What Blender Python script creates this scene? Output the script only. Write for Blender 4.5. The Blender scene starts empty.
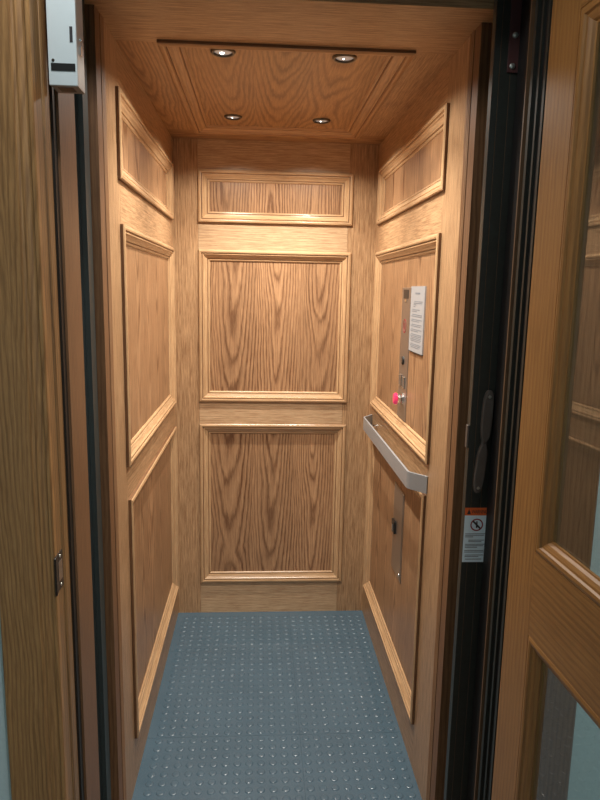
import bpy, math, random
from mathutils import Vector, Matrix
random.seed(7)
C = bpy.context.scene.collection
W, D, H = 0.457, 1.275, 2.227          # cab half width, depth, height (metres)
FR = -0.08                             # front edge of the cab

# ------------------------------------------------------------------ materials
class NT:
    def __init__(s, name):
        s.m = bpy.data.materials.new(name); s.m.use_nodes = True
        s.t = s.m.node_tree; s.n = s.t.nodes; s.l = s.t.links
        s.b = s.n['Principled BSDF']
    def put(s, sock, v):
        if isinstance(v, bpy.types.NodeSocket): s.l.new(v, sock)
        else: sock.default_value = v
    def math(s, op, a, b=0.0, c=None):
        n = s.n.new('ShaderNodeMath'); n.operation = op
        s.put(n.inputs[0], a); s.put(n.inputs[1], b)
        if c is not None: s.put(n.inputs[2], c)
        return n.outputs[0]
    def noise(s, vec, scale=1.0, detail=2.0, rough=0.5):
        n = s.n.new('ShaderNodeTexNoise'); s.l.new(vec, n.inputs['Vector'])
        n.inputs['Scale'].default_value = scale; n.inputs['Detail'].default_value = detail
        n.inputs['Roughness'].default_value = rough
        return n.outputs['Fac']
    def xyz(s, x, y, z=0.0):
        n = s.n.new('ShaderNodeCombineXYZ')
        s.put(n.inputs[0], x); s.put(n.inputs[1], y); s.put(n.inputs[2], z)
        return n.outputs[0]
    def mix(s, f, a, b):
        n = s.n.new('ShaderNodeMix'); n.data_type = 'RGBA'
        s.put(n.inputs['Factor'], f); s.put(n.inputs['A'], a); s.put(n.inputs['B'], b)
        return n.outputs['Result']
    def ramp(s, f, pts):
        n = s.n.new('ShaderNodeValToRGB'); s.l.new(f, n.inputs[0])
        e = n.color_ramp.elements
        while len(e) < len(pts): e.new(0.5)
        for k, (p, c) in zip(e, pts): k.position = p; k.color = (c, c, c, 1)
        return n.outputs[0]

def oak(name, light, dark, plank=0.2, slope=0.10, freq=120, rings=0.8, straight=False, rough=0.36, pore=0.5):
    """Sawn oak. UV x runs across the grain, UV y along it, both in metres."""
    t = NT(name)
    tc = t.n.new('ShaderNodeTexCoord'); sp = t.n.new('ShaderNodeSeparateXYZ')
    t.l.new(tc.outputs['UV'], sp.inputs[0]); u, v = sp.outputs[0], sp.outputs[1]
    wob = t.noise(t.xyz(t.math('MULTIPLY', u, 9), t.math('MULTIPLY', v, 2.2)), 1, 2)
    wob = t.math('SUBTRACT', wob, 0.5)
    if plank:
        q = t.math('DIVIDE', u, plank); idx = t.math('FLOOR', q)
        ul = t.math('MULTIPLY', t.math('SUBTRACT', t.math('FRACT', q), 0.5), plank)
        wn = t.n.new('ShaderNodeTexWhiteNoise'); wn.noise_dimensions = '1D'; t.l.new(idx, wn.inputs['W'])
        rnd = wn.outputs['Value']
    else:
        ul = u; rnd = 0.5
    if straight:
        r = t.math('ADD', ul, t.math('MULTIPLY', wob, 0.022))
        r = t.math('ADD', r, t.math('MULTIPLY', v, 0.012))
    else:
        a = t.math('ADD', ul, t.math('MULTIPLY', wob, 0.035))
        b = t.math('ADD', t.math('MULTIPLY', v, slope), t.math('MULTIPLY', rnd, 0.09))
        b = t.math('ADD', b, t.math('MULTIPLY', wob, 0.03))
        b = t.math('ADD', t.math('PINGPONG', b, 0.13), 0.0)
        r = t.math('SQRT', t.math('ADD', t.math('MULTIPLY', a, a), t.math('MULTIPLY', b, b)))
    j = t.noise(t.xyz(t.math('MULTIPLY', u, 160), t.math('MULTIPLY', v, 14)), 1, 3, 0.6)
    ring = t.math('FRACT', t.math('ADD', t.math('MULTIPLY', r, freq), t.math('MULTIPLY', j, 0.75)))
    rg = t.ramp(ring, [(0.0, 0.35), (0.16, 0.0), (0.42, 0.75), (0.8, 1.0), (1.0, 0.5)])
    amp = t.noise(t.xyz(t.math('MULTIPLY', u, 14), t.math('MULTIPLY', v, 1.5), 3.0), 1, 2)
    rg = t.math('SUBTRACT', 1.0, t.math('MULTIPLY', t.math('SUBTRACT', 1.0, rg), t.math('MULTIPLY', amp, 2 * rings)))
    pr = t.noise(t.xyz(t.math('MULTIPLY', u, 210), t.math('MULTIPLY', v, 9), 5.0), 1, 4, 0.75)
    pr = t.ramp(pr, [(0.36, 0.0), (0.6, 1.0)])
    f = t.math('MULTIPLY', rg, t.math('ADD', 1 - pore, t.math('MULTIPLY', pr, pore)))
    col = t.mix(f, (*dark, 1), (*light, 1))
    big = t.noise(t.xyz(t.math('MULTIPLY', u, 5), t.math('MULTIPLY', v, 0.8), 9.0), 1, 2)
    tone = t.math('ADD', t.math('MULTIPLY', big, 0.36), 0.78)
    if plank: tone = t.math('ADD', tone, t.math('MULTIPLY', t.math('SUBTRACT', rnd, 0.5), 0.14))
    hs = t.n.new('ShaderNodeHueSaturation'); t.l.new(col, hs.inputs['Color']); t.l.new(tone, hs.inputs['Value'])
    t.l.new(hs.outputs[0], t.b.inputs['Base Color'])
    t.b.inputs['Roughness'].default_value = rough
    t.b.inputs['Specular IOR Level'].default_value = 0.45
    bp = t.n.new('ShaderNodeBump'); bp.inputs['Strength'].default_value = 0.25; bp.inputs['Distance'].default_value = 0.0006
    t.l.new(f, bp.inputs['Height']); t.l.new(bp.outputs[0], t.b.inputs['Normal'])
    return t.m

def plain(name, col, rough=0.5, metal=0.0, emit=0.0, ecol=None, vary=0.0, vs=40, bump=0.0):
    t = NT(name)
    tc = t.n.new('ShaderNodeTexCoord')
    nz = t.noise(tc.outputs['Object'], vs, 4)
    c = t.mix(nz, (*[x * (1 - vary) for x in col], 1), (*[min(1, x * (1 + vary)) for x in col], 1))
    t.l.new(c, t.b.inputs['Base Color'])
    t.b.inputs['Roughness'].default_value = rough; t.b.inputs['Metallic'].default_value = metal
    if emit:
        t.b.inputs['Emission Color'].default_value = (*(ecol or col), 1); t.b.inputs['Emission Strength'].default_value = emit
    if bump:
        bp = t.n.new('ShaderNodeBump'); bp.inputs['Strength'].default_value = bump; bp.inputs['Distance'].default_value = 0.003
        t.l.new(nz, bp.inputs['Height']); t.l.new(bp.outputs[0], t.b.inputs['Normal'])
    return t.m

OL, OD = (0.60, 0.375, 0.200), (0.23, 0.112, 0.050)
M = dict(
    panel=oak('oak_veneer', (0.52, 0.300, 0.155), (0.155, 0.068, 0.030), plank=0.20, slope=0.055, freq=95, rings=0.85),
    ceil=oak('oak_ceiling_veneer', (0.55, 0.315, 0.145), (0.21, 0.095, 0.038), plank=0.17, slope=0.065, freq=95, rings=0.8),
    board=oak('oak_board', OL, OD, plank=None, straight=True, freq=75, rings=0.22, pore=0.85),
    mould=oak('oak_moulding', (0.68, 0.44, 0.24), (0.30, 0.155, 0.07), plank=None, straight=True, freq=60, rings=0.3, rough=0.24, pore=0.55),
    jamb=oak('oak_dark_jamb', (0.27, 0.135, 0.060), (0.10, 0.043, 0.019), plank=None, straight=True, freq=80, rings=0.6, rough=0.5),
    mould_c=oak('oak_ceiling_moulding', (0.56, 0.325, 0.155), (0.22, 0.10, 0.04), plank=None, straight=True, freq=60, rings=0.4, pore=0.5),
    pale=oak('oak_pale_rail', (0.68, 0.47, 0.28), (0.36, 0.20, 0.10), plank=None, straight=True, freq=75, rings=0.22, pore=0.85),
    flute=oak('oak_flutes', (0.48, 0.27, 0.14), (0.24, 0.11, 0.05), plank=None, straight=True, freq=60, rings=0.3),
    stop=oak('oak_door_stop', (0.26, 0.135, 0.066), (0.12, 0.058, 0.027), plank=None, straight=True, freq=90, rings=0.5, rough=0.45),
    casing=oak('stained_oak_casing', (0.46, 0.25, 0.098), (0.17, 0.083, 0.031), plank=0.145, slope=0.06, freq=120, rings=0.55, rough=0.42),
    casing_s=oak('stained_oak_straight', (0.36, 0.205, 0.085), (0.14, 0.07, 0.028), plank=None, straight=True, freq=90, rings=0.7, rough=0.4),
    door=oak('oak_door', (0.38, 0.185, 0.056), (0.18, 0.078, 0.022), plank=None, straight=True, freq=70, rings=0.5, rough=0.4),
    black=plain('black_painted_metal', (0.026, 0.029, 0.025), 0.42, 0.0, vary=0.3, vs=60),
    blackm=plain('matt_black', (0.006, 0.006, 0.007), 0.6, vary=0.2),
    green=plain('dark_green_metal', (0.028, 0.042, 0.044), 0.4, 0.0, vary=0.2),
    bronze=plain('dark_bronze', (0.12, 0.10, 0.088), 0.42, 0.2, vary=0.2),
    seam=plain('grey_brown_edge', (0.13, 0.080, 0.046), 0.45, vary=0.2),
    dull=plain('brown_vinyl_edge', (0.13, 0.075, 0.04), 0.5, vary=0.2),
    void=plain('shaft_darkness', (0.010, 0.010, 0.010), 0.9, vary=0.2),
    alu=plain('brushed_aluminium', (0.40, 0.42, 0.44), 0.34, 0.3, vary=0.04, vs=90),
    steel=plain('brushed_steel', (0.42, 0.38, 0.34), 0.33, 0.85, vary=0.05, vs=120),
    chrome=plain('chrome', (0.82, 0.82, 0.82), 0.12, 1.0),
    ring=plain('dark_nickel', (0.10, 0.085, 0.07), 0.3, 0.8),
    bulb=plain('lamp_filament', (0.9, 0.9, 0.9), 0.4, emit=9.0, ecol=(1.0, 0.97, 0.92)),
    lens=plain('lamp_glass', (0.50, 0.52, 0.55), 0.2, 0.0, emit=0.10, ecol=(1.0, 0.98, 0.95), vary=0.6, vs=420),
    red=plain('red_plastic', (0.75, 0.02, 0.08), 0.25, emit=0.22, ecol=(1.0, 0.10, 0.30)),
    redink=plain('red_ink', (0.30, 0.02, 0.03), 0.5),
    ink=plain('black_ink', (0.03, 0.03, 0.035), 0.6),
    greyink=plain('grey_ink', (0.20, 0.22, 0.25), 0.6),
    paper=plain('white_paper', (0.38, 0.38, 0.39), 0.6, vary=0.03),
    label=plain('white_label_vinyl', (0.78, 0.90, 0.97), 0.4, vary=0.03),
    orange=plain('orange_ink', (0.80, 0.14, 0.03), 0.45),
    box=plain('pale_grey_enamel', (0.66, 0.76, 0.80), 0.42, vary=0.03),
    boxside=plain('zinc_plate', (0.42, 0.40, 0.38), 0.42, 0.5, vary=0.1),
    strap=plain('red_brown_primer', (0.085, 0.032, 0.032), 0.5, vary=0.2),
    screw=plain('zinc_screw', (0.62, 0.64, 0.60), 0.28, 0.8),
    blackp=plain('black_plastic', (0.02, 0.02, 0.02), 0.35),
    plaster=plain('pale_textured_plaster', (0.58, 0.72, 0.75), 0.75, vary=0.03, vs=55, bump=0.6),
    hallfloor=plain('hall_floor', (0.22, 0.20, 0.18), 0.6, vary=0.1),
    lampglow=plain('lamp_opal', (0.9, 0.95, 1.0), 0.5, emit=6.0, ecol=(0.86, 0.95, 1.0)),
)
def rubber():
    t = NT('blue_grey_rubber'); tc = t.n.new('ShaderNodeTexCoord')
    a = t.noise(tc.outputs['Object'], 5, 3); b = t.noise(tc.outputs['Object'], 220, 3)
    c = t.mix(a, (0.034, 0.075, 0.115, 1), (0.068, 0.130, 0.185, 1))
    c2 = t.mix(t.math('MULTIPLY', b, 0.35), c, (0.22, 0.30, 0.34, 1))
    t.l.new(c2, t.b.inputs['Base Color']); t.b.inputs['Roughness'].default_value = 0.2
    t.b.inputs['Specular IOR Level'].default_value = 0.6
    return t.m
M['rubber'] = rubber()
def glass():
    m = bpy.data.materials.new('clear_glass'); m.use_nodes = True; n = m.node_tree.nodes; l = m.node_tree.links
    n.remove(n['Principled BSDF']); out = n['Material Output']
    fr = n.new('ShaderNodeFresnel'); fr.inputs['IOR'].default_value = 1.5
    ge = n.new('ShaderNodeNewGeometry'); ma = n.new('ShaderNodeMath'); ma.operation = 'SUBTRACT'; ma.inputs[0].default_value = 1.0; l.new(ge.outputs['Backfacing'], ma.inputs[1])
    mb_ = n.new('ShaderNodeMath'); mb_.operation = 'MULTIPLY'; mb_.use_clamp = True; l.new(ma.outputs[0], mb_.inputs[0]); l.new(fr.outputs[0], mb_.inputs[1])
    mc = n.new('ShaderNodeMath'); mc.operation = 'MULTIPLY'; mc.use_clamp = True; l.new(mb_.outputs[0], mc.inputs[0]); mc.inputs[1].default_value = 1.8   # both faces of the pane
    tr = n.new('ShaderNodeBsdfTransparent'); tr.inputs[0].default_value = (0.90, 0.95, 0.93, 1)
    gl = n.new('ShaderNodeBsdfGlossy'); gl.inputs['Roughness'].default_value = 0.0
    mx = n.new('ShaderNodeMixShader'); l.new(mc.outputs[0], mx.inputs[0]); l.new(tr.outputs[0], mx.inputs[1]); l.new(gl.outputs[0], mx.inputs[2])
    l.new(mx.outputs[0], out.inputs[0]); return m
M['glass'] = glass()

# ------------------------------------------------------------------ mesh helpers
class MB:
    def __init__(s): s.v = []; s.f = []; s.uv = []; s.mi = []
    def face(s, pts, uvs=None, mi=0):
        k = len(s.v); s.v += [tuple(p) for p in pts]; s.f.append(tuple(range(k, k + len(pts))))
        s.uv.append(uvs or [(p[0] + p[1], p[2]) for p in pts]); s.mi.append(mi)
    def box(s, x0, x1, y0, y1, z0, z1, g=2, off=None, mi=0):
        lo = (min(x0, x1), min(y0, y1), min(z0, z1)); hi = (max(x0, x1), max(y0, y1), max(z0, z1))
        if off is None: off = (random.uniform(0, 9), random.uniform(0, 9))
        for ax in range(3):
            for side in (0, 1):
                a, b = [(1, 2), (2, 0), (0, 1)][ax]
                q = []
                for ca, cb in ((0, 0), (1, 0), (1, 1), (0, 1)):
                    p = [0, 0, 0]; p[ax] = (lo, hi)[side][ax]; p[a] = (lo, hi)[ca][a]; p[b] = (lo, hi)[cb][b]; q.append(tuple(p))
                if not side: q.reverse()
                ga, ua = (g, a if b == g else b) if ax != g else (b, a)
                s.face(q, [(p[ua] + off[0] + 0.37 * ax, p[ga] + off[1]) for p in q], mi)
        return s
    def prism(s, prof, z0, z1, axis=2, off=None, mi=0, smooth=False):
        """closed outline (a, b) swept along an axis: axis 2 -> (x, y), axis 1 -> (x, z), axis 0 -> (y, z)"""
        if off is None: off = (random.uniform(0, 9), random.uniform(0, 9))
        A = sum(prof[i][0] * prof[(i + 1) % len(prof)][1] - prof[(i + 1) % len(prof)][0] * prof[i][1] for i in range(len(prof)))
        prof = list(prof)
        if (A < 0) != (axis == 1): prof.reverse()
        P = {2: lambda a, b, c: (a, b, c), 1: lambda a, b, c: (a, c, b), 0: lambda a, b, c: (c, a, b)}[axis]
        n = len(prof); L = 0
        for i in range(n):
            a, b = prof[i], prof[(i + 1) % n]; d = math.dist(a, b)
            s.face([P(*a, z0), P(*b, z0), P(*b, z1), P(*a, z1)], [(L + off[0], z0 + off[1]), (L + d + off[0], z0 + off[1]), (L + d + off[0], z1 + off[1]), (L + off[0], z1 + off[1])], mi)
            L += d
        s.face([P(*p, z1) for p in prof], [(p[0] + off[0], p[1]) for p in prof], mi)
        s.face([P(*p, z0) for p in reversed(prof)], [(p[0] + off[0], p[1]) for p in reversed(prof)], mi)
        return s
    def lathe(s, prof, c, axis, n=32, mi=0):
        """prof: (radius, height along axis); axis vector; c centre"""
        ax = Vector(axis).normalized(); t = Vector((1, 0, 0)) if abs(ax.x) < 0.9 else Vector((0, 1, 0))
        e1 = ax.cross(t).normalized(); e2 = ax.cross(e1)
        c = Vector(c)
        def pt(r, h, k):
            a = 2 * math.pi * k / n
            return tuple(c + ax * h + (e1 * math.cos(a) + e2 * math.sin(a)) * r)
        for (r0, h0), (r1, h1) in zip(prof, prof[1:]):
            for k in range(n):
                if r0 < 1e-6 and r1 < 1e-6: continue
                q = [pt(r0, h0, k), pt(r0, h0, k + 1), pt(r1, h1, k + 1), pt(r1, h1, k)]
                if r0 < 1e-6: q = [q[0], q[2], q[3]]
                elif r1 < 1e-6: q = [q[0], q[1], q[2]]
                s.face(q, None, mi)
        return s
    def build(s, name, mats, parent=None, loc=None, weld=True, smooth=False, bevel=0.0):
        if not isinstance(mats, (list, tuple)): mats = [mats]
        me = bpy.data.meshes.new(name)
        base = Vector(loc) if loc is not None else Vector((0, 0, 0))
        if parent is not None and loc is None:
            base = Vector(parent.get('_o', (0, 0, 0)))
        me.from_pydata([tuple(Vector(p) - base) for p in s.v], [], s.f)
        uvl = me.uv_layers.new(name='UVMap'); i = 0
        for f in s.uv:
            for q in f: uvl.data[i].uv = q; i += 1
        for m in mats: me.materials.append(m)
        for p, mi in zip(me.polygons, s.mi): p.material_index = mi
        if weld:
            import bmesh
            bm = bmesh.new(); bm.from_mesh(me); bmesh.ops.remove_doubles(bm, verts=bm.verts, dist=1e-6)
            bmesh.ops.recalc_face_normals(bm, faces=bm.faces)
            if smooth:
                for f in bm.faces: f.smooth = True
                for e in bm.edges:
                    if len(e.link_faces) == 2 and e.calc_face_angle() > math.radians(38): e.smooth = False
            bm.to_mesh(me); bm.free()
        me.validate()
        o = bpy.data.objects.new(name, me); C.objects.link(o)
        if parent is None: o.location = base
        else: o.parent = parent
        o['_o'] = tuple(base) if parent is not None else (0, 0, 0)
        if bevel:
            b = o.modifiers.new('soft_edges', 'BEVEL'); b.width = bevel; b.segments = 2; b.limit_method = 'ANGLE'; b.angle_limit = math.radians(40)
        return o

ROOTS = []
def thing(name, label, cat, loc, group=None):
    o = bpy.data.objects.new(name, None); C.objects.link(o); o.location = loc; o.empty_display_size = 0.05
    o['_o'] = tuple(loc); o['label'] = label; o['category'] = cat
    if group: o['group'] = group
    ROOTS.append(o); return o
def root_struct(name):
    o = bpy.data.objects.new(name, None); C.objects.link(o); o['kind'] = 'structure'; o['_o'] = (0, 0, 0); ROOTS.append(o); return o
def struct(o): o['kind'] = 'structure'; return o

def disc(mb, c, r, ax, d0, d1, n=28, mi=0):
    mb.lathe([(0, d0), (r, d0), (r, d1), (0, d1)], c, ax, n, mi)

# frames of reference of the panelled faces: origin, u, v, outward normal
FB = (Vector((0, D, 0)), Vector((1, 0, 0)), Vector((0, 0, 1)), Vector((0, -1, 0)))
FL = (Vector((-W, 0, 0)), Vector((0, 1, 0)), Vector((0, 0, 1)), Vector((1, 0, 0)))
FRT = (Vector((W, 0, 0)), Vector((0, 1, 0)), Vector((0, 0, 1)), Vector((-1, 0, 0)))
FC = (Vector((0, 0, H)), Vector((1, 0, 0)), Vector((0, 1, 0)), Vector((0, 0, -1)))
def at(F, u, v, n): return tuple(F[0] + F[1] * u + F[2] * v + F[3] * n)

def board(F, u0, u1, v0, v1, n0, n1, grain, off=None, mb=None):
    mb = mb or MB()
    if off is None: off = (random.uniform(0, 9), random.uniform(0, 9))
    c = {}
    for i, u in enumerate((u0, u1)):
        for j, v in enumerate((v0, v1)):
            for k, n in enumerate((n0, n1)): c[i, j, k] = (u, v, n)
    fs = [((0,0,1),(1,0,1),(1,1,1),(0,1,1)), ((0,1,0),(1,1,0),(1,0,0),(0,0,0)), ((0,0,0),(1,0,0),(1,0,1),(0,0,1)),
          ((1,1,0),(0,1,0),(0,1,1),(1,1,1)), ((0,1,0),(0,0,0),(0,0,1),(0,1,1)), ((1,0,0),(1,1,0),(1,1,1),(1,0,1))]
    for f in fs:
        P = [c[k] for k in f]
        uv = [((p[0] + p[2] + off[0], p[1] + off[1]) if grain == 'v' else (p[1] + p[2] + off[0], p[0] + off[1])) for p in P]
        mb.face([at(F, *p) for p in P], uv)
    return mb

PROF = [(0, -0.004), (0, 0.0085), (0.003, 0.0115), (0.009, 0.0130), (0.0135, 0.0118), (0.0150, 0.0065), (0.0170, 0.0062),
        (0.0185, 0.0088), (0.0215, 0.0085), (0.0250, 0.0040), (0.0320, -0.0010), (0.0380, -0.0035), (0.0390, -0.0075), (0.0410, -0.0075), (0.0420, -0.0055), (0.0460, -0.0065), (0.0490, -0.0095), (0.050, -0.0125), (0.02, -0.0125), (0.02, -0.004)]
def moulding(F, u0, u1, v0, v1, wscale=1.0, hscale=1.0, edge=True):
    """mitred moulding around a rectangle, given by its outer edges"""
    mb = MB(); pr = [(a * wscale, b * hscale if b > 0 else b) for a, b in PROF]; n = len(pr)
    def corner(k, a, h):
        return [(u0 + a, v0 + a, h), (u1 - a, v0 + a, h), (u1 - a, v1 - a, h), (u0 + a, v1 - a, h)][k]
    for k in range(4):
        off = (random.uniform(0, 9), random.uniform(0, 9)); L = 0
        for i in range(n):
            (a, h), (b, g) = pr[i], pr[(i + 1) % n]; d = math.dist(pr[i], pr[(i + 1) % n])
            P = [corner(k, a, h), corner((k + 1) % 4, a, h), corner((k + 1) % 4, b, g), corner(k, b, g)]
            al = 0 if k % 2 == 0 else 1
            uv = [(off[0] + L + (0 if q < 2 else d), off[1] + p[al]) for q, p in enumerate(P)]
            mb.face([at(F, *p) for p in P], uv, 1 if (i in (0, 5, 12) and edge) else 0); L += d  # outer step coloured dark in place of its shade; grooves carry darker stain
    return mb

# ------------------------------------------------------------------ the cab: walls
ROWS = [(0.160, 0.955), (1.060, 1.755), (1.873, 2.100)]
def panelled(name, F, ua, ub, pas, pb, side, solid):
    pa = pas[0] - 0.02
    w = solid.build(name, M['board']); struct(w); w['_o'] = (0, 0, 0)
    def part(nm, mb, mat): return mb.build(nm, mat, w)
    g = 0.0006
    part('stile', board(F, ua, pa + 0.02 - g, 0, H, -0.018, 0, 'v'), M['board'])
    part('stile', board(F, pb - 0.02 + g, ub, 0, H, -0.018, 0, 'v'), M['board'])
    zs = [0.0] + [z for r in ROWS for z in r] + [H]
    for i in range(0, 8, 2):
        z0 = zs[i] - (0.02 if i else 0); z1 = zs[i + 1] + (0.02 if i < 6 else 0)
        part('rail', board(F, pa + 0.02, pb - 0.02, z0, z1, -0.018, 0, 'u'), M['pale'] if name == 'wall_back' else M['board'])
    for (z0, z1), pa in zip(ROWS, pas):
        if side and z1 > 2: z1 += 0.008
        o = (random.uniform(0, 9), random.uniform(0, 9))
        part('panel', board(F, pa + 0.031 if side else pa + 0.021, pb - 0.021, z0 + 0.021, z1 - 0.021, -0.018, -0.012, 'v', o), M['panel'])
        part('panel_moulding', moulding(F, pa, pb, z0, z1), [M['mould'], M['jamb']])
    return w
panelled('wall_back', FB, -W, W, (-0.346, -0.346, -0.346), 0.346, 0, MB().box(-0.52, 0.52, D + 0.018, D + 0.035, 0, H + 0.05))
wl = panelled('wall_left', FL, 0.0, D, (0.150, 0.137, 0.121), 1.212, -1, MB().box(-W - 0.018, -W - 0.03, 0.0, D + 0.017, 0, H + 0.05))
wr = panelled('wall_right', FRT, 0.0, D, (0.186, 0.170, 0.157), 1.212, 1, MB().box(W + 0.018, W + 0.03, 0.0, D + 0.017, 0, H + 0.05))

# ------------------------------------------------------------------ ceiling of the cab
cl = MB().box(-0.487, 0.487, FR - 0.075, D + 0.035, H + 0.022, H + 0.035, g=1).build('ceiling', M['board']); struct(cl); cl['_o'] = (0, 0, 0)
cy0, cy1, cx = 0.120, 1.135, 0.346
board(FC, -0.487, 0.487, FR - 0.075, cy0 + 0.02, -0.02, 0, 'u').build('rail', M['board'], cl)
board(FC, -W, W, cy1 - 0.02, D, -0.02, 0, 'u').build('rail', M['ceil'], cl)
board(FC, -W, -cx + 0.02, cy0 + 0.0206, cy1 - 0.0206, -0.02, 0, 'v', (0.52, 3.1)).build('stile', M['ceil'], cl)
board(FC, cx - 0.02, W, cy0 + 0.0206, cy1 - 0.0206, -0.02, 0, 'v', (5.0, 1.3)).build('stile', M['board'], cl)
HOLES = [(-0.178, 0.225), (0.166, 0.232), (-0.178, 0.925), (0.166, 0.935)]
board(FC, -cx + 0.021, cx - 0.021, cy0 + 0.021, cy1 - 0.021, -0.018, -0.012, 'v', (7.24, 4.0)).build('panel', M['ceil'], cl)
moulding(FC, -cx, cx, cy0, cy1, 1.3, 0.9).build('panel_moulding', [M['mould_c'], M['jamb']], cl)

# ------------------------------------------------------------------ rubber floor with studs
fl = MB()
T = 0.56; P_ = 0.040
xs = [(-W - 0.012, 0.0875), (0.0885, W + 0.012)]; ys = [(FR, -0.1965 + T - 0.0005), (0.3640, 0.9235), (0.9245, D + 0.012)]
for xa, xb in xs:
    for ya, yb in ys: fl.box(xa, xb, ya, yb, -0.006, 0.0, g=1)
fl.box(-0.52, 0.52, FR, D + 0.03, -0.02, -0.0061, g=1)
def frange(anchor, lo, hi):
    k = math.ceil((lo - anchor) / P_); out = []
    while anchor + k * P_ <= hi: out.append(anchor + k * P_); k += 1
    return out
def stud(x, y):
    n = 14; k = len(fl.v); R3 = [(0.0138, 0.0), (0.0122, 0.0017), (0.0100, 0.0026), (0.0060, 0.0029)]
    for r, z in R3:
        for i in range(n):
            a = 2 * math.pi * i / n; fl.v.append((x + r * math.cos(a), y + r * math.sin(a), z - (0.0001 if z == 0 else 0)))
    for j in range(3):
        for i in range(n):
            q = (k + j * n + i, k + j * n + (i + 1) % n, k + (j + 1) * n + (i + 1) % n, k + (j + 1) * n + i)
            fl.f.append(q); fl.uv.append([(0, 0)] * 4); fl.mi.append(0)
    fl.f.append(tuple(k + 3 * n + i for i in range(n))); fl.uv.append([(0, 0)] * n); fl.mi.append(0)
for xa, xb in ((-W + 0.012, 0.088), (0.088, W - 0.012)):
    for ya, yb in ((FR + 0.01, 0.3637), (0.3637, 0.924), (0.924, D - 0.012)):
        for x in frange(0.088 + P_ / 2, xa, xb):
            for y in frange(0.3637 + P_ / 2, ya, yb): stud(x, y)
fo = struct(fl.build('floor', M['rubber'], weld=False))
for p in fo.data.polygons:
    if len(p.vertices) == 14 or abs(p.normal.z) < 0.98: p.use_smooth = abs(p.normal.z) < 0.9999 and p.area < 0.001

# ------------------------------------------------------------------ fluted front jambs and header of the cab
def cab_jamb(name, s, ends):
    pts = [(W, 0.0, 1)]; y = -0.002
    for k in range(3):                      # three narrow flutes with dark grooves, then the plain dark arris
        pts += [(W - 0.001, y, 1), (W - 0.003, y - 0.0035, 1), (W - 0.001, y - 0.007, 0), (W + 0.005, y - 0.0085, 0), (W + 0.005, y - 0.0105, 0)]
        y -= 0.0118
    pts += [(W, y, 0), (W + 0.001, FR, 0), (W + 0.034, FR, 0), (W + 0.034, 0.0, 0)]
    m_ = MB(); L_ = 0.0; n_ = len(pts); o1 = random.uniform(0, 9)
    for i in range(n_):
        (xa, ya, mi), (xb, yb, _) = pts[i], pts[(i + 1) % n_]; d_ = math.dist((xa, ya), (xb, yb))
        m_.face([(s * xa, ya, 0), (s * xb, yb, 0), (s * xb, yb, H), (s * xa, ya, H)], [(o1 + L_, 0), (o1 + L_ + d_, 0), (o1 + L_ + d_, H), (o1 + L_, H)], mi); L_ += d_
    m_.face([(s * p[0], p[1], 0) for p in pts]); m_.face([(s * p[0], p[1], H) for p in pts])
    o = m_.build(name, [M['jamb'], M['flute']]); struct(o); o['_o'] = (0, 0, 0)
    MB().box(s * (W + 0.0345), s * (W + 0.044), FR - 0.003, 0.0, 0, H + 0.06).build('edge_strip', M['seam'], o)
    return o
cab_jamb('trim_1', -1, 0); cab_jamb('trim_2', 1, 0)
hd = MB().box(-W - 0.034, W + 0.034, FR - 0.075, FR + 0.02, H + 0.0355, H + 0.12, g=0).build('trim_3', M['jamb']); struct(hd)
# black plates added to close the cab gap, their colour standing in for darkness
sh = MB()
for s in (-1, 1): sh.box(s * 0.64, s * 0.655, -0.215, 1.32, -0.02, 2.62)
for s in (-1, 1): sh.box(s * 0.503, s * 0.64, FR + 0.03, FR + 0.035, -0.02, 2.62)
sh.box(-0.64, 0.64, FR + 0.022, FR + 0.03, H + 0.12, 2.62)
sh.box(-0.64, 0.64, -0.21, FR + 0.02, 2.60, 2.62)
struct(sh.build('shaft_plates', M['void']))
# entrance gate strike channel on the left
ch = MB().prism([(-0.502, -0.105), (-0.502, -0.150), (-0.497, -0.150), (-0.495, -0.146), (-0.488, -0.146), (-0.486, -0.150), (-0.474, -0.150), (-0.474, -0.105)], 0, 2.45, 2)
struct(ch.build('trim_4', M['green']))

# ------------------------------------------------------------------ hall wall, door frame
YH = -0.43
hw = MB()
hw.box(-1.7, -0.502, YH, -0.205, 0, 2.6); hw.box(0.545, 2.0, YH, -0.205, 0, 2.6); hw.box(-0.502, 0.545, YH, -0.205, 2.33, 2.6)
struct(hw.build('wall_front', M['plaster']))
def casing(name, pts, z0, z1, mat='casing'):
    o = MB().prism(pts, z0, z1, 2, off=(0.36, 2.2)).build(name, M[mat]); struct(o); o['_o'] = (0, 0, 0); return o
# left: broad flat with a sunk moulding along its inner edge
cs = casing('trim_5', [(-0.605, YH), (-0.605, YH - 0.018), (-0.602, YH - 0.02), (-0.524, YH - 0.02), (-0.521, YH - 0.0165), (-0.517, YH - 0.015), (-0.513, YH - 0.0165),
                  (-0.510, YH - 0.014), (-0.503, YH - 0.0115), (-0.499, YH - 0.0125), (-0.496, YH - 0.016), (-0.491, YH - 0.016), (-0.4885, YH - 0.013), (-0.4885, YH)], 0, 2.42)
cr = casing('trim_6', [(0.535, YH), (0.535, YH - 0.012), (0.545, YH - 0.014), (0.555, YH - 0.016), (0.562, YH - 0.02), (0.652, YH - 0.02), (0.657, YH - 0.016), (0.657, YH)], 0, 2.42, 'stop')  # darker oak stands in for the weaker light on this casing
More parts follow.
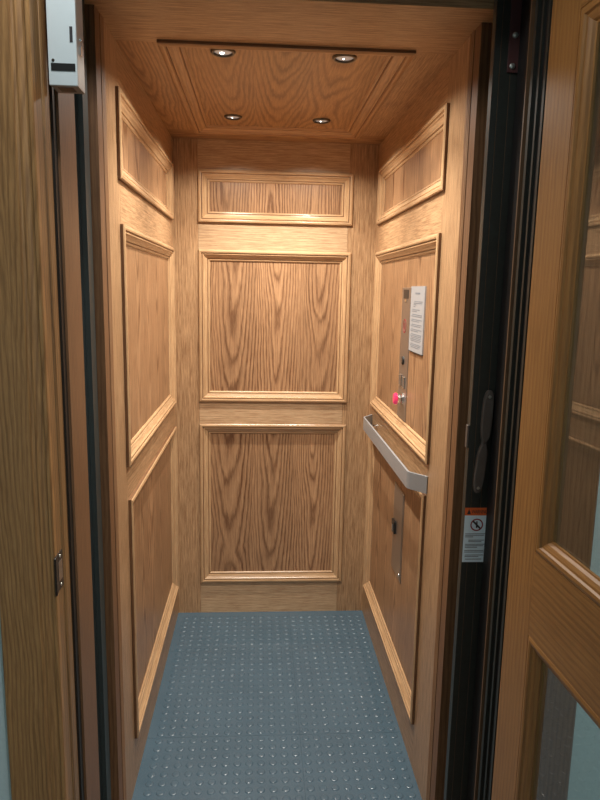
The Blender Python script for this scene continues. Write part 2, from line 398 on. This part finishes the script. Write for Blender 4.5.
# left jamb: rabbet with raised strip, then the stop
jl = MB().box(-0.502, -0.4885, YH, -0.345, 0, 2.33).build('trim_7', M['casing_s']); struct(jl); jl['_o'] = (0, 0, 0)
MB().prism([(-0.4885, -0.396), (-0.4865, -0.395), (-0.4845, -0.390), (-0.4845, -0.365), (-0.4865, -0.359), (-0.4885, -0.358)], 0, 2.33, 2).build('raised_strip', M['casing_s'], jl)
MB().box(-0.502, -0.478, -0.324, -0.205, 0, 2.33).build('door_stop', M['stop'], jl)
MB().box(-0.502, -0.4835, -0.3447, -0.3243, 0, 2.33).build('weather_strip', M['blackp'], jl)
# right jamb: matt black
jr = MB().box(0.507, 0.545, -0.425, -0.205, 0, 2.33).build('trim_8', M['blackm']); struct(jr); jr['_o'] = (0, 0, 0)
for ya, yb, d in ((-0.372, -0.362, 0.004), (-0.344, -0.336, 0.006), (-0.318, -0.306, 0.009)):
    MB().box(0.507 - d, 0.507, ya, yb, 0, 2.33).build('ribbed_strip', M['black'], jr)
MB().box(0.494, 0.507, -0.296, -0.290, 0, 2.33).build('edge_strip', M['dull'], jr)
# jamb head
jh = MB().box(-0.4885, 0.507, YH, -0.205, 2.305, 2.33, g=0).build('trim_9', M['casing_s']); struct(jh)
chd = MB().box(-0.605, 0.657, YH - 0.02, YH, 2.421, 2.54, g=0).build('trim_10', M['casing_s']); struct(chd)
chl = MB().box(-0.4875, 0.534, YH - 0.018, YH - 0.0005, 2.34, 2.42, g=0).build('trim_11', M['casing_s']); struct(chl)

# ------------------------------------------------------------------ hall shell behind the camera
struct(MB().box(-1.7, 2.0, -3.4, FR - 0.004, -0.03, -0.001).build('floor_hall', M['hallfloor']))
struct(MB().box(-1.7, 2.0, -3.4, YH - 0.0, 2.6, 2.63).build('ceiling_hall', M['plaster']))
struct(MB().box(-1.73, -1.70, -3.4, YH, 0, 2.6).build('wall_hall_left', M['plaster']))
struct(MB().box(2.0, 2.03, -3.4, YH, 0, 2.6).build('wall_hall_right', M['plaster']))
struct(MB().box(-1.73, 2.03, -3.43, -3.4, 0, 2.6).build('wall_hall_back', M['plaster']))

# ------------------------------------------------------------------ the open hall door with its two lights of glass
door = root_struct('door_1'); dth = 0.0
def DP(sv, n): # door coordinates: distance from the hinge edge, depth behind the visible face
    return (0.482 + 0.043 * sv + 0.999 * n, -0.43 - 0.999 * sv + 0.043 * n)
FD = (Vector((0.482, -0.43, 0)), Vector((0.043, -0.999, 0)), Vector((0, 0, 1)), Vector((-0.999, -0.043, 0)))
TH = -0.042; DW = 0.92; Z0, Z1 = 0.01, 2.28
board(FD, 0, 0.110, Z0, Z1, TH, 0, 'v').build('stile', M['door'], door)
board(FD, DW - 0.110, DW, Z0, Z1, TH, 0, 'v').build('stile', M['door'], door)
LT = [(0.205, 0.895), (1.075, 2.080)]
board(FD, 0.1103, DW - 0.1103, 0.01, LT[0][0], TH, 0, 'u').build('rail', M['door'], door)
board(FD, 0.1103, DW - 0.1103, LT[0][1], LT[1][0], TH, 0, 'u').build('rail', M['door'], door)
board(FD, 0.1103, DW - 0.1103, LT[1][1], Z1, TH, 0, 'u').build('rail', M['door'], door)
PROF_D = [(0, -0.020), (0, -0.002), (0.002, 0.0), (0.008, 0.0015), (0.014, 0.000), (0.017, -0.004), (0.021, -0.005), (0.028, -0.009), (0.032, -0.014), (0.035, -0.015), (0.035, -0.020)]
PROF, _keep = PROF_D, PROF
for z0, z1 in LT:
    moulding(FD, 0.110, DW - 0.110, z0, z1, edge=False).build('glazing_bead', M['mould'] if False else M['door'], door)
PROF = _keep
for z0, z1 in LT:
    board(FD, 0.112, DW - 0.112, z0 + 0.002, z1 - 0.002, -0.026, -0.021, 'v').build('glass_pane', M['glass'], door)
    for a0, a1, b0, b1 in ((0.110, DW - 0.110, z0, z0 + 0.02), (0.110, DW - 0.110, z1 - 0.02, z1), (0.110, 0.13, z0, z1), (DW - 0.13, DW - 0.11, z0, z1)):
        pass
for hz in (0.25, 1.15, 2.05):
    mb = MB(); mb.lathe([(0, -0.05), (0.006, -0.05), (0.006, 0.05), (0, 0.05)], (0.500, -0.418, hz), (0, 0, 1), 14); mb.build('hinge', M['bronze'], door)

# ------------------------------------------------------------------ recessed lights
LBL = ['round recessed ceiling light at front left with a bright star in its lens',
       'round recessed ceiling light at front right with pale ribbed lens, by ceiling panel edge',
       'small recessed ceiling light at rear left, just above the back wall',
       'small recessed ceiling light at rear right, just above the back wall']
for (x, y), lb in zip(HOLES, LBL):
    zc = H + 0.012
    r = thing('recessed_light', lb, 'light', (x, y, zc), 'recessed lights in the oak ceiling panel')
    mb = MB(); mb.lathe([(0.0255, 0.0), (0.0255, 0.003), (0.0275, 0.006), (0.0320, 0.006), (0.0345, 0.004), (0.0355, 0.0), (0.0255, 0.0)], (x, y, zc), (0, 0, -1), 40)
    mb.build('trim_ring', M['ring'], r, smooth=True)
    mb = MB(); mb.lathe([(0, 0.0045), (0.008, 0.0042), (0.016, 0.0034), (0.0225, 0.0022), (0.0253, 0.0008), (0.0253, 0.0)], (x, y, zc), (0, 0, -1), 40)
    le = mb.build('lens', M['lens'], r, smooth=True)
    br = 0.0065 if lb.endswith('lens') and 'star' in lb else 0.0022
    MB().lathe([(0, 0.0062), (br * 0.7, 0.0058), (br, 0.0046), (0, 0.0046)], (x - 0.003, y, zc), (0, 0, -1), 16).build('bulb', M['bulb'], le, smooth=True)
    L = bpy.data.lights.new('downlight', 'SPOT'); L.energy = 8.0; L.color = (1.0, 0.94, 0.84); L.spot_size = math.radians(150); L.spot_blend = 0.4
    L.shadow_soft_size = 0.012
    o = bpy.data.objects.new('downlight_spill', L); C.objects.link(o); o.parent = r; o.location = (0, 0, -0.02)
    L = bpy.data.lights.new('downlight', 'SPOT'); L.energy = 30.0; L.color = (1.0, 0.94, 0.84); L.spot_size = math.radians(112); L.spot_blend = 0.9
    L.shadow_soft_size = 0.014
    o = bpy.data.objects.new('downlight_beam', L); C.objects.link(o); o.parent = r; o.location = (0, 0, -0.02)

# ------------------------------------------------------------------ hall downlight above the doorway, plus an added fill lamp, both out of the frame
for (x, y), lb, en in (((-0.30, -0.78), 'recessed hall downlight in front of the doorway', 16.0), ((0.6, -2.3), 'added fill lamp behind the viewpoint', 48.0)):
    t = thing('hall_and_fill_light', lb, 'light', (x, y, 2.6))
    MB().lathe([(0, 0.003), (0.05, 0.003), (0.052, 0.0)], (x, y, 2.6), (0, 0, -1), 40).build('lens', M['lampglow'], t, smooth=True)
    MB().lathe([(0.053, 0.0), (0.07, 0.0), (0.068, 0.008), (0.053, 0.008), (0.053, 0.0)], (x, y, 2.6), (0, 0, -1), 40).build('trim_ring', M['alu'], t, smooth=True)
    L = bpy.data.lights.new('hall_and_fill_spot', 'SPOT'); L.energy = en; L.color = (1.0, 0.98, 0.95); L.spot_size = math.radians(160); L.spot_blend = 0.5; L.shadow_soft_size = 0.045
    o = bpy.data.objects.new('hall_and_fill_spot_source', L); C.objects.link(o); o.parent = t; o.location = (0, 0, -0.03)

# ------------------------------------------------------------------ handrail
t = thing('handrail', 'flat bent aluminium handrail on the right wall above the lower panel', 'handrail', (W, 0.69, 0.965))
def strip(path, th, z0, z1):
    n = len(path); outl = []; inn = []
    for i, p in enumerate(path):
        a = Vector(path[max(i - 1, 0)]); b = Vector(path[min(i + 1, n - 1)]); d = (b - a).normalized(); nn = Vector((-d.y, d.x))
        k = 1.0
        if 0 < i < n - 1:
            d1 = (Vector(p) - a).normalized(); k = 1 / max(0.5, nn.dot(Vector((-d1.y, d1.x))))
        outl.append(tuple(Vector(p) + nn * th / 2 * k)); inn.append(tuple(Vector(p) - nn * th / 2 * k))
    return MB().prism(outl + inn[::-1], z0, z1, 2)
def rounded(p0, p1, p2, r=0.02, n=5):
    p0, p1, p2 = map(Vector, (p0, p1, p2)); a = p1 + (p0 - p1).normalized() * r; b = p1 + (p2 - p1).normalized() * r
    return [tuple((1 - s) ** 2 * a + 2 * s * (1 - s) * p1 + s * s * b) for s in [i / n for i in range(n + 1)]]
A, B_, C_, D_ = (W - 0.0006, 0.178), (0.408, 0.236), (0.408, 1.130), (W - 0.0006, 1.195)
path = [A] + rounded(A, B_, C_, 0.010) + rounded(B_, C_, D_, 0.010) + [D_]
strip(path, 0.007, 0.965, 1.020).build('rail_bar', M['alu'], t)
for yy in (0.262, 1.06):
    MB().lathe([(0, 0), (0.011, 0), (0.011, 0.003), (0.006, 0.004), (0.006, 0.0455), (0, 0.0455)], (W, yy, 0.992), (-1, 0, 0), 18).build('mounting_post', M['chrome'], t, smooth=True)

# ------------------------------------------------------------------ car operating panel
XP = W + 0.012
t = thing('control_panel', 'tall brushed steel elevator control plate on right wall with red stop button', 'control panel', (XP, 0.633, 1.112))
xf = XP - 0.003
MB().box(xf, XP, 0.566, 0.703, 1.112, 1.600).build('face_plate', M['steel'], t, bevel=0.0008)
MB().box(xf - 0.001, xf, 0.600, 0.678, 1.560, 1.592).build('display', M['blackp'], t)
MB().box(xf - 0.0022, xf - 0.001, 0.622, 0.648, 1.548, 1.558).build('display_glint', M['chrome'], t)  # chrome bar standing in for a highlight beneath the display
def ring_yz(mb, c, ry, rz, w, x0, x1, n=28):
    for k in range(n):
        a0, a1 = 2 * math.pi * k / n, 2 * math.pi * (k + 1) / n
        def p(a, s, x): return (x, c[0] + (ry - s) * math.cos(a), c[1] + (rz - s) * math.sin(a))
        mb.face([p(a0, 0, x1), p(a1, 0, x1), p(a1, w, x1), p(a0, w, x1)])
        mb.face([p(a0, 0, x0), p(a1, 0, x0), p(a1, 0, x1), p(a0, 0, x1)])
        mb.face([p(a0, w, x0), p(a0, w, x1), p(a1, w, x1), p(a1, w, x0)])
mb = MB(); ring_yz(mb, (0.640, 1.460), 0.024, 0.026, 0.004, xf, xf - 0.0008)
mb.box(xf - 0.0008, xf, 0.637, 0.642, 1.448, 1.472); mb.build('emblem', M['redink'], t)
k = MB(); k.lathe([(0, 0.0), (0.016, 0.0), (0.016, 0.003), (0.013, 0.006), (0.0, 0.006)], (xf, 0.640, 1.332), (-1, 0, 0), 26)
ks = k.build('key_switch', M['blackp'], t, smooth=True)
kk = MB().box(xf - 0.0068, xf - 0.006, 0.637, 0.643, 1.322, 1.340).build('keyhole', M['chrome'], ks)
for yy, zz in ((0.668, 1.256), (0.612, 1.252)):
    mb = MB(); mb.box(xf - 0.0030, xf, yy - 0.016, yy + 0.016, zz - 0.021, zz + 0.021)
    b = mb.build('button', M['steel'], t, bevel=0.001)
    f = MB()
    for q in ((-0.016, -0.013, -0.021, 0.021), (0.013, 0.016, -0.021, 0.021), (-0.013, 0.013, 0.018, 0.021), (-0.013, 0.013, -0.021, -0.018)):
        f.box(xf - 0.0042, xf - 0.003, yy + q[0], yy + q[1], zz + q[2], zz + q[3])
    f.build('button_rim', M['chrome'], b)
sb = MB(); sb.lathe([(0, 0.020), (0.020, 0.020), (0.022, 0.022), (0.022, 0.028), (0.018, 0.033), (0, 0.035)], (xf, 0.626, 1.190), (-1, 0, 0), 30)
s_ = sb.build('stop_button', M['red'], t, smooth=True); s_['label'] = 'glowing red push button'
MB().lathe([(0, 0), (0.022, 0), (0.022, 0.006), (0.016, 0.008), (0.016, 0.020), (0, 0.020)], (xf, 0.626, 1.190), (-1, 0, 0), 30).build('collar', M['chrome'], s_, smooth=True)

# ------------------------------------------------------------------ printed notice
t = thing('notice_sheet', 'white printed instruction sheet on right wall panel beside the steel control plate', 'notice', (XP, 0.458, 1.378))
MB().box(XP - 0.0045, XP - 0.0001, 0.362, 0.555, 1.380, 1.604).build('sheet', M['paper'], t)
mb = MB(); xn = XP - 0.0045
def ln(y0, y1, z, h=0.0035): mb.box(xn - 0.0004, xn, y0, y1, z - h / 2, z + h / 2)
ln(0.425, 0.490, 1.580, 0.006)
z = 1.558
ROWS_T = [(0.385, 0.50), (0.39, 0.51), (0.47, 0.51), (0.485, 0.51), 0, (0.42, 0.525), (0.46, 0.53), 0, (0.385, 0.52), (0.39, 0.535), 0, (0.385, 0.53), (0.42, 0.535), 0,
          (0.385, 0.525), (0.40, 0.535), 0, (0.385, 0.53), (0.43, 0.535), 0, (0.385, 0.53), (0.385, 0.535), (0.39, 0.53), (0.385, 0.535), (0.40, 0.53), 0, (0.385, 0.53), (0.39, 0.535), (0.41, 0.52)]
for q in ROWS_T:
    z -= 0.0056
    if q: ln(q[0], q[1], z, 0.0026)
mb.build('printed_lines', M['greyink'], t)
MB().box(XP - 0.0052, XP - 0.0001, 0.362, 0.548, 1.3765, 1.3798).build('bottom_edge', M['blackp'], t)

# ------------------------------------------------------------------ phone cabinet in the lower right panel
t = thing('phone_cabinet', 'narrow steel phone compartment door with black latch, low on right wall', 'cabinet', (XP, 0.605, 0.5))
MB().box(XP - 0.003, XP, 0.522, 0.690, 0.500, 0.850).build('cabinet_frame', M['steel'], t, bevel=0.0006)
MB().box(XP - 0.0045, XP - 0.0031, 0.530, 0.682, 0.508, 0.842).build('door_leaf', M['steel'], t, bevel=0.0005)
lt = MB().box(XP - 0.012, XP - 0.0046, 0.628, 0.676, 0.655, 0.705).build('latch', M['blackp'], t, bevel=0.002)
MB().box(XP - 0.018, XP - 0.012, 0.640, 0.652, 0.668, 0.692).build('latch_tab', M['chrome'], lt, bevel=0.001)
MB().lathe([(0, 0.0), (0.006, 0.0), (0.005, 0.003), (0, 0.004)], (XP - 0.0046, 0.540, 0.528), (-1, 0, 0), 16).build('screw', M['chrome'], t, smooth=True)

# ------------------------------------------------------------------ folding gate
YG = -0.20
t = thing('folding_gate', 'black folding car gate stacked at the right of the opening', 'gate', (0.50, YG, 0.0))
g = MB().prism([(0.452, YG + 0.022), (0.452, YG), (0.4665, YG), (0.467, YG + 0.0015), (0.468, YG), (0.4915, YG), (0.492, YG + 0.0015), (0.493, YG), (0.5235, YG), (0.524, YG + 0.002), (0.526, YG), (0.543, YG), (0.543, YG + 0.022)], 0.01, 2.46, 2)
gp = g.build('lead_panel', M['black'], t)
for x in (0.467, 0.492):
    MB().box(x, x + 0.0009, YG + 0.0002, YG + 0.0014, 0.02, 2.4).build('seam_line', M['dull'], gp)
for k in range(3):
    y0 = -0.176 + 0.028 * k
    MB().prism([(0.515, y0), (0.560, y0 + 0.010), (0.560, y0 + 0.013), (0.515, y0 + 0.003)], 0.01, 2.46, 2).build('pleat', M['black'], t)
# long two-bladed pull handle
def blade(z0, z1, xc0, xc1, wmax, n=18):
    a = []
    for i in range(n + 1):
        s = i / n; z_ = z0 + (z1 - z0) * s
        w = wmax * (1 - abs(2 * s - 1) ** 4 * 0.55) if 0 < s < 1 else wmax * 0.35
        a.append((xc0 + (xc1 - xc0) * s, z_, w))
    return [(x - w, z_) for x, z_, w in a] + [(x + w, z_) for x, z_, w in reversed(a)]
hb = MB()
hb.prism(blade(1.222, 1.352, 0.488, 0.492, 0.0132), YG - 0.014, YG - 0.0005, 1)
hb.prism(blade(1.092, 1.217, 0.477, 0.486, 0.0130), YG - 0.014, YG - 0.0005, 1)
hb.prism([(0.480, 1.205), (0.494, 1.205), (0.495, 1.236), (0.481, 1.236)], YG - 0.011, YG - 0.0005, 1)
h_ = hb.build('handle', M['bronze'], t, bevel=0.003); h_['label'] = 'long dark bronze pull handle'
for x, z_ in ((0.492, 1.336), (0.478, 1.106)):
    MB().lathe([(0, 0.0), (0.004, 0.0), (0.0035, 0.0015), (0, 0.002)], (x, YG - 0.014, z_), (0, -1, 0), 14).build('screw', M['screw'], h_, smooth=True)
MB().box(0.4465, 0.4518, YG + 0.002, YG + 0.016, 1.205, 1.262).build('catch_plate', M['bronze'], t, bevel=0.001)

# warning label on the gate
wl_ = MB().box(0.4530, 0.5125, YG - 0.0010, YG - 0.0001, 0.905, 1.030).build('warning_label', M['label'], t)
wl_['label'] = 'white warning sticker with orange heading and prohibition sign'
MB().box(0.4530, 0.5125, YG - 0.0012, YG - 0.0001, 1.0301, 1.050).build('heading', M['orange'], wl_)
yl = YG - 0.0013
mb = MB()
mb.face([(0.458, yl, 1.0335), (0.468, yl, 1.0335), (0.463, yl, 1.0470)])
cu = bpy.data.curves.new('warning_word', 'FONT'); cu.body = 'WARNING'; cu.size = 0.0125; cu.extrude = 0.0001; cu.space_character = 0.94
to = bpy.data.objects.new('warning_word', cu); C.objects.link(to); bpy.context.view_layer.update()
me = bpy.data.meshes.new_from_object(to.evaluated_get(bpy.context.evaluated_depsgraph_get())); bpy.data.objects.remove(to)
k0 = len(mb.v)
xs_ = [v.co.x for v in me.vertices]; sc_ = 0.040 / (max(xs_) - min(xs_))
vv = [(0.470 + (v.co.x - min(xs_)) * sc_, yl - v.co.z * 1.0, 1.0352 + v.co.y * 1.12) for v in me.vertices]
for p in me.polygons: mb.face([vv[i] for i in p.vertices])
mb.build('warning_word', M['ink'], wl_)
mb = MB(); cxl, czl, n = 0.4850, 1.0050, 36
for k in range(n):
    a0, a1 = 2 * math.pi * k / n, 2 * math.pi * (k + 1) / n
    mb.face([(cxl + r_ * math.cos(a), yl, czl + r_ * math.sin(a)) for r_, a in ((0.0165, a0), (0.0165, a1), (0.0132, a1), (0.0132, a0))])
mb.build('prohibition_ring', M['redink'], wl_, weld=False)
mb = MB(); d = 0.0098; e = 0.0016
mb.face([(cxl - d - e, yl - 0.0001, czl + d - e), (cxl + d - e, yl - 0.0001, czl - d - e), (cxl + d + e, yl - 0.0001, czl - d + e), (cxl - d + e, yl - 0.0001, czl + d + e)])
mb.lathe([(0, 0), (0.0022, 0), (0.0022, 0.0001), (0, 0.0001)], (cxl, yl, czl + 0.0075), (0, -1, 0), 12)
mb.box(cxl - 0.002, cxl + 0.002, yl - 0.0001, yl, czl - 0.008, czl + 0.005)
mb.build('prohibition_figure', M['ink'], wl_, weld=False)
mb = MB()
for zz, a, b in ((0.981, 0.457, 0.508), (0.977, 0.457, 0.506), (0.973, 0.457, 0.478), (0.964, 0.466, 0.507), (0.960, 0.466, 0.500), (0.953, 0.458, 0.508), (0.949, 0.458, 0.505), (0.945, 0.458, 0.490),
                 (0.936, 0.457, 0.507), (0.932, 0.457, 0.508), (0.924, 0.459, 0.507), (0.920, 0.459, 0.495), (0.913, 0.460, 0.503)):
    mb.box(a, b, yl, yl + 0.0003, zz - 0.0009, zz + 0.0009)
mb.build('small_print', M['greyink'], wl_)

# ------------------------------------------------------------------ strap above the gate
t = thing('metal_strap', 'dark red brown metal strap with two bright screws at top right', 'bracket', (0.4955, YG - 0.0005, 2.078))
MB().box(0.4835, 0.5085, YG - 0.0045, YG - 0.0005, 2.078, 2.46).build('strap_plate', M['strap'], t, bevel=0.0006)
for x, z_ in ((0.4965, 2.156), (0.494, 2.091)):
    MB().lathe([(0, 0), (0.0065, 0), (0.0058, 0.0028), (0.0035, 0.0045), (0, 0.005)], (x, YG - 0.0045, z_), (0, -1, 0), 20).build('screw', M['screw'], t, smooth=True)

# ------------------------------------------------------------------ lock box at the top left
x0, x1, y0, y1, z0, z1 = -0.472, -0.419, -0.400, -0.3455, 1.960, 2.26
t = thing('lock_box', 'pale grey metal door lock box mounted high on the left jamb', 'lock box', (-0.445, -0.372, z0))
MB().box(x0, x1, y0, y0 + 0.006, z0, z1).build('front_cover', M['box'], t, bevel=0.001)
MB().box(x0 + 0.001, x1, y0 + 0.0062, y1, z0, z1).build('housing', M['boxside'], t, bevel=0.001)
MB().box(x0 + 0.005, x1 - 0.003, y0 - 0.001, y0 - 0.0001, 1.9855, 1.999).build('window', M['blackp'], t)
MB().box(x1 - 0.0115, x1 - 0.006, y0 - 0.001, y0 - 0.0001, 2.037, 2.064).build('slot', M['ink'], t)
MB().lathe([(0, 0), (0.003, 0), (0.0025, 0.0012), (0, 0.0016)], (x0 + 0.009, y0, 2.004), (0, -1, 0), 14).build('screw', M['ring'], t, smooth=True)
MB().lathe([(0, 0), (0.004, 0), (0.0035, 0.0035), (0, 0.004)], (x1, y0 + 0.028, 2.050), (1, 0, 0), 14).build('screw', M['chrome'], t, smooth=True)
MB().box(x1, x1 + 0.003, y0 + 0.022, y0 + 0.033, 2.022, 2.038).build('side_bolt', M['chrome'], t)
MB().box(x0 + 0.012, x1 - 0.012, y0 + 0.014, y0 + 0.040, z0 - 0.0008, z0 - 0.0001).build('bottom_plate', M['ring'], t)

# ------------------------------------------------------------------ strike plate in the left frame
t = thing('strike_plate', 'small dark metal latch strike plate set in the left door frame', 'strike plate', (-0.4885, -0.418, 0.94))
mb = MB().prism([(-0.4885, -0.452), (-0.4865, -0.456), (-0.4840, -0.452), (-0.4855, -0.440), (-0.4872, -0.432), (-0.4872, -0.398), (-0.4885, -0.398)], 0.948, 1.030, 2)
sp_ = mb.build('plate', M['blackp'], t, bevel=0.001)
mb = MB().box(-0.4872, -0.4866, -0.428, -0.404, 0.968, 1.010); mb.build('latch_hole', M['steel'], sp_)
for z_ in (0.957, 1.020): MB().lathe([(0, 0), (0.0035, 0), (0.003, 0.0012), (0, 0.0014)], (-0.4872, -0.415, z_), (1, 0, 0), 14).build('screw', M['screw'], t, smooth=True)

for r in [o for o in bpy.data.objects if '_o' in o.keys()]: del r['_o']

# children of an Empty away from the origin were written relative to it already
# ------------------------------------------------------------------ camera, world, colour
yaw, pitch, roll = 0.06441, 0.16859, 0.019056
cy_, sy_, cp, sp2 = math.cos(yaw), math.sin(yaw), math.cos(pitch), math.sin(pitch)
f = Vector((sy_ * cp, cy_ * cp, -sp2)); r = Vector((cy_, -sy_, 0)); u = r.cross(f)
rr = r * math.cos(roll) + u * math.sin(roll); uu = -r * math.sin(roll) + u * math.cos(roll)
cam = bpy.data.cameras.new('camera'); co = bpy.data.objects.new('camera', cam); C.objects.link(co)
mw = Matrix((rr, uu, -f)).transposed().to_4x4(); mw.translation = Vector((-0.0702, -1.7443, 1.5861)); co.matrix_world = mw
cam.sensor_fit = 'VERTICAL'; cam.sensor_height = 32.0; cam.lens = 650 / 800 * 32.0; cam.clip_start = 0.02
S = bpy.context.scene; S.camera = co
w = bpy.data.worlds.new('world'); S.world = w; w.use_nodes = True
w.node_tree.nodes['Background'].inputs[0].default_value = (0.75, 0.9, 1.0, 1); w.node_tree.nodes['Background'].inputs[1].default_value = 0.05
S.view_settings.view_transform = 'Standard'; S.view_settings.look = 'None'; S.view_settings.gamma = 1.0; S.view_settings.use_curve_mapping = False
S.view_settings.exposure = 0.1
S.cycles.max_bounces = 12; S.cycles.diffuse_bounces = 6; S.cycles.glossy_bounces = 6; S.cycles.transparent_max_bounces = 12
S.cycles.use_denoising = True; S.cycles.sample_clamp_indirect = 4.0
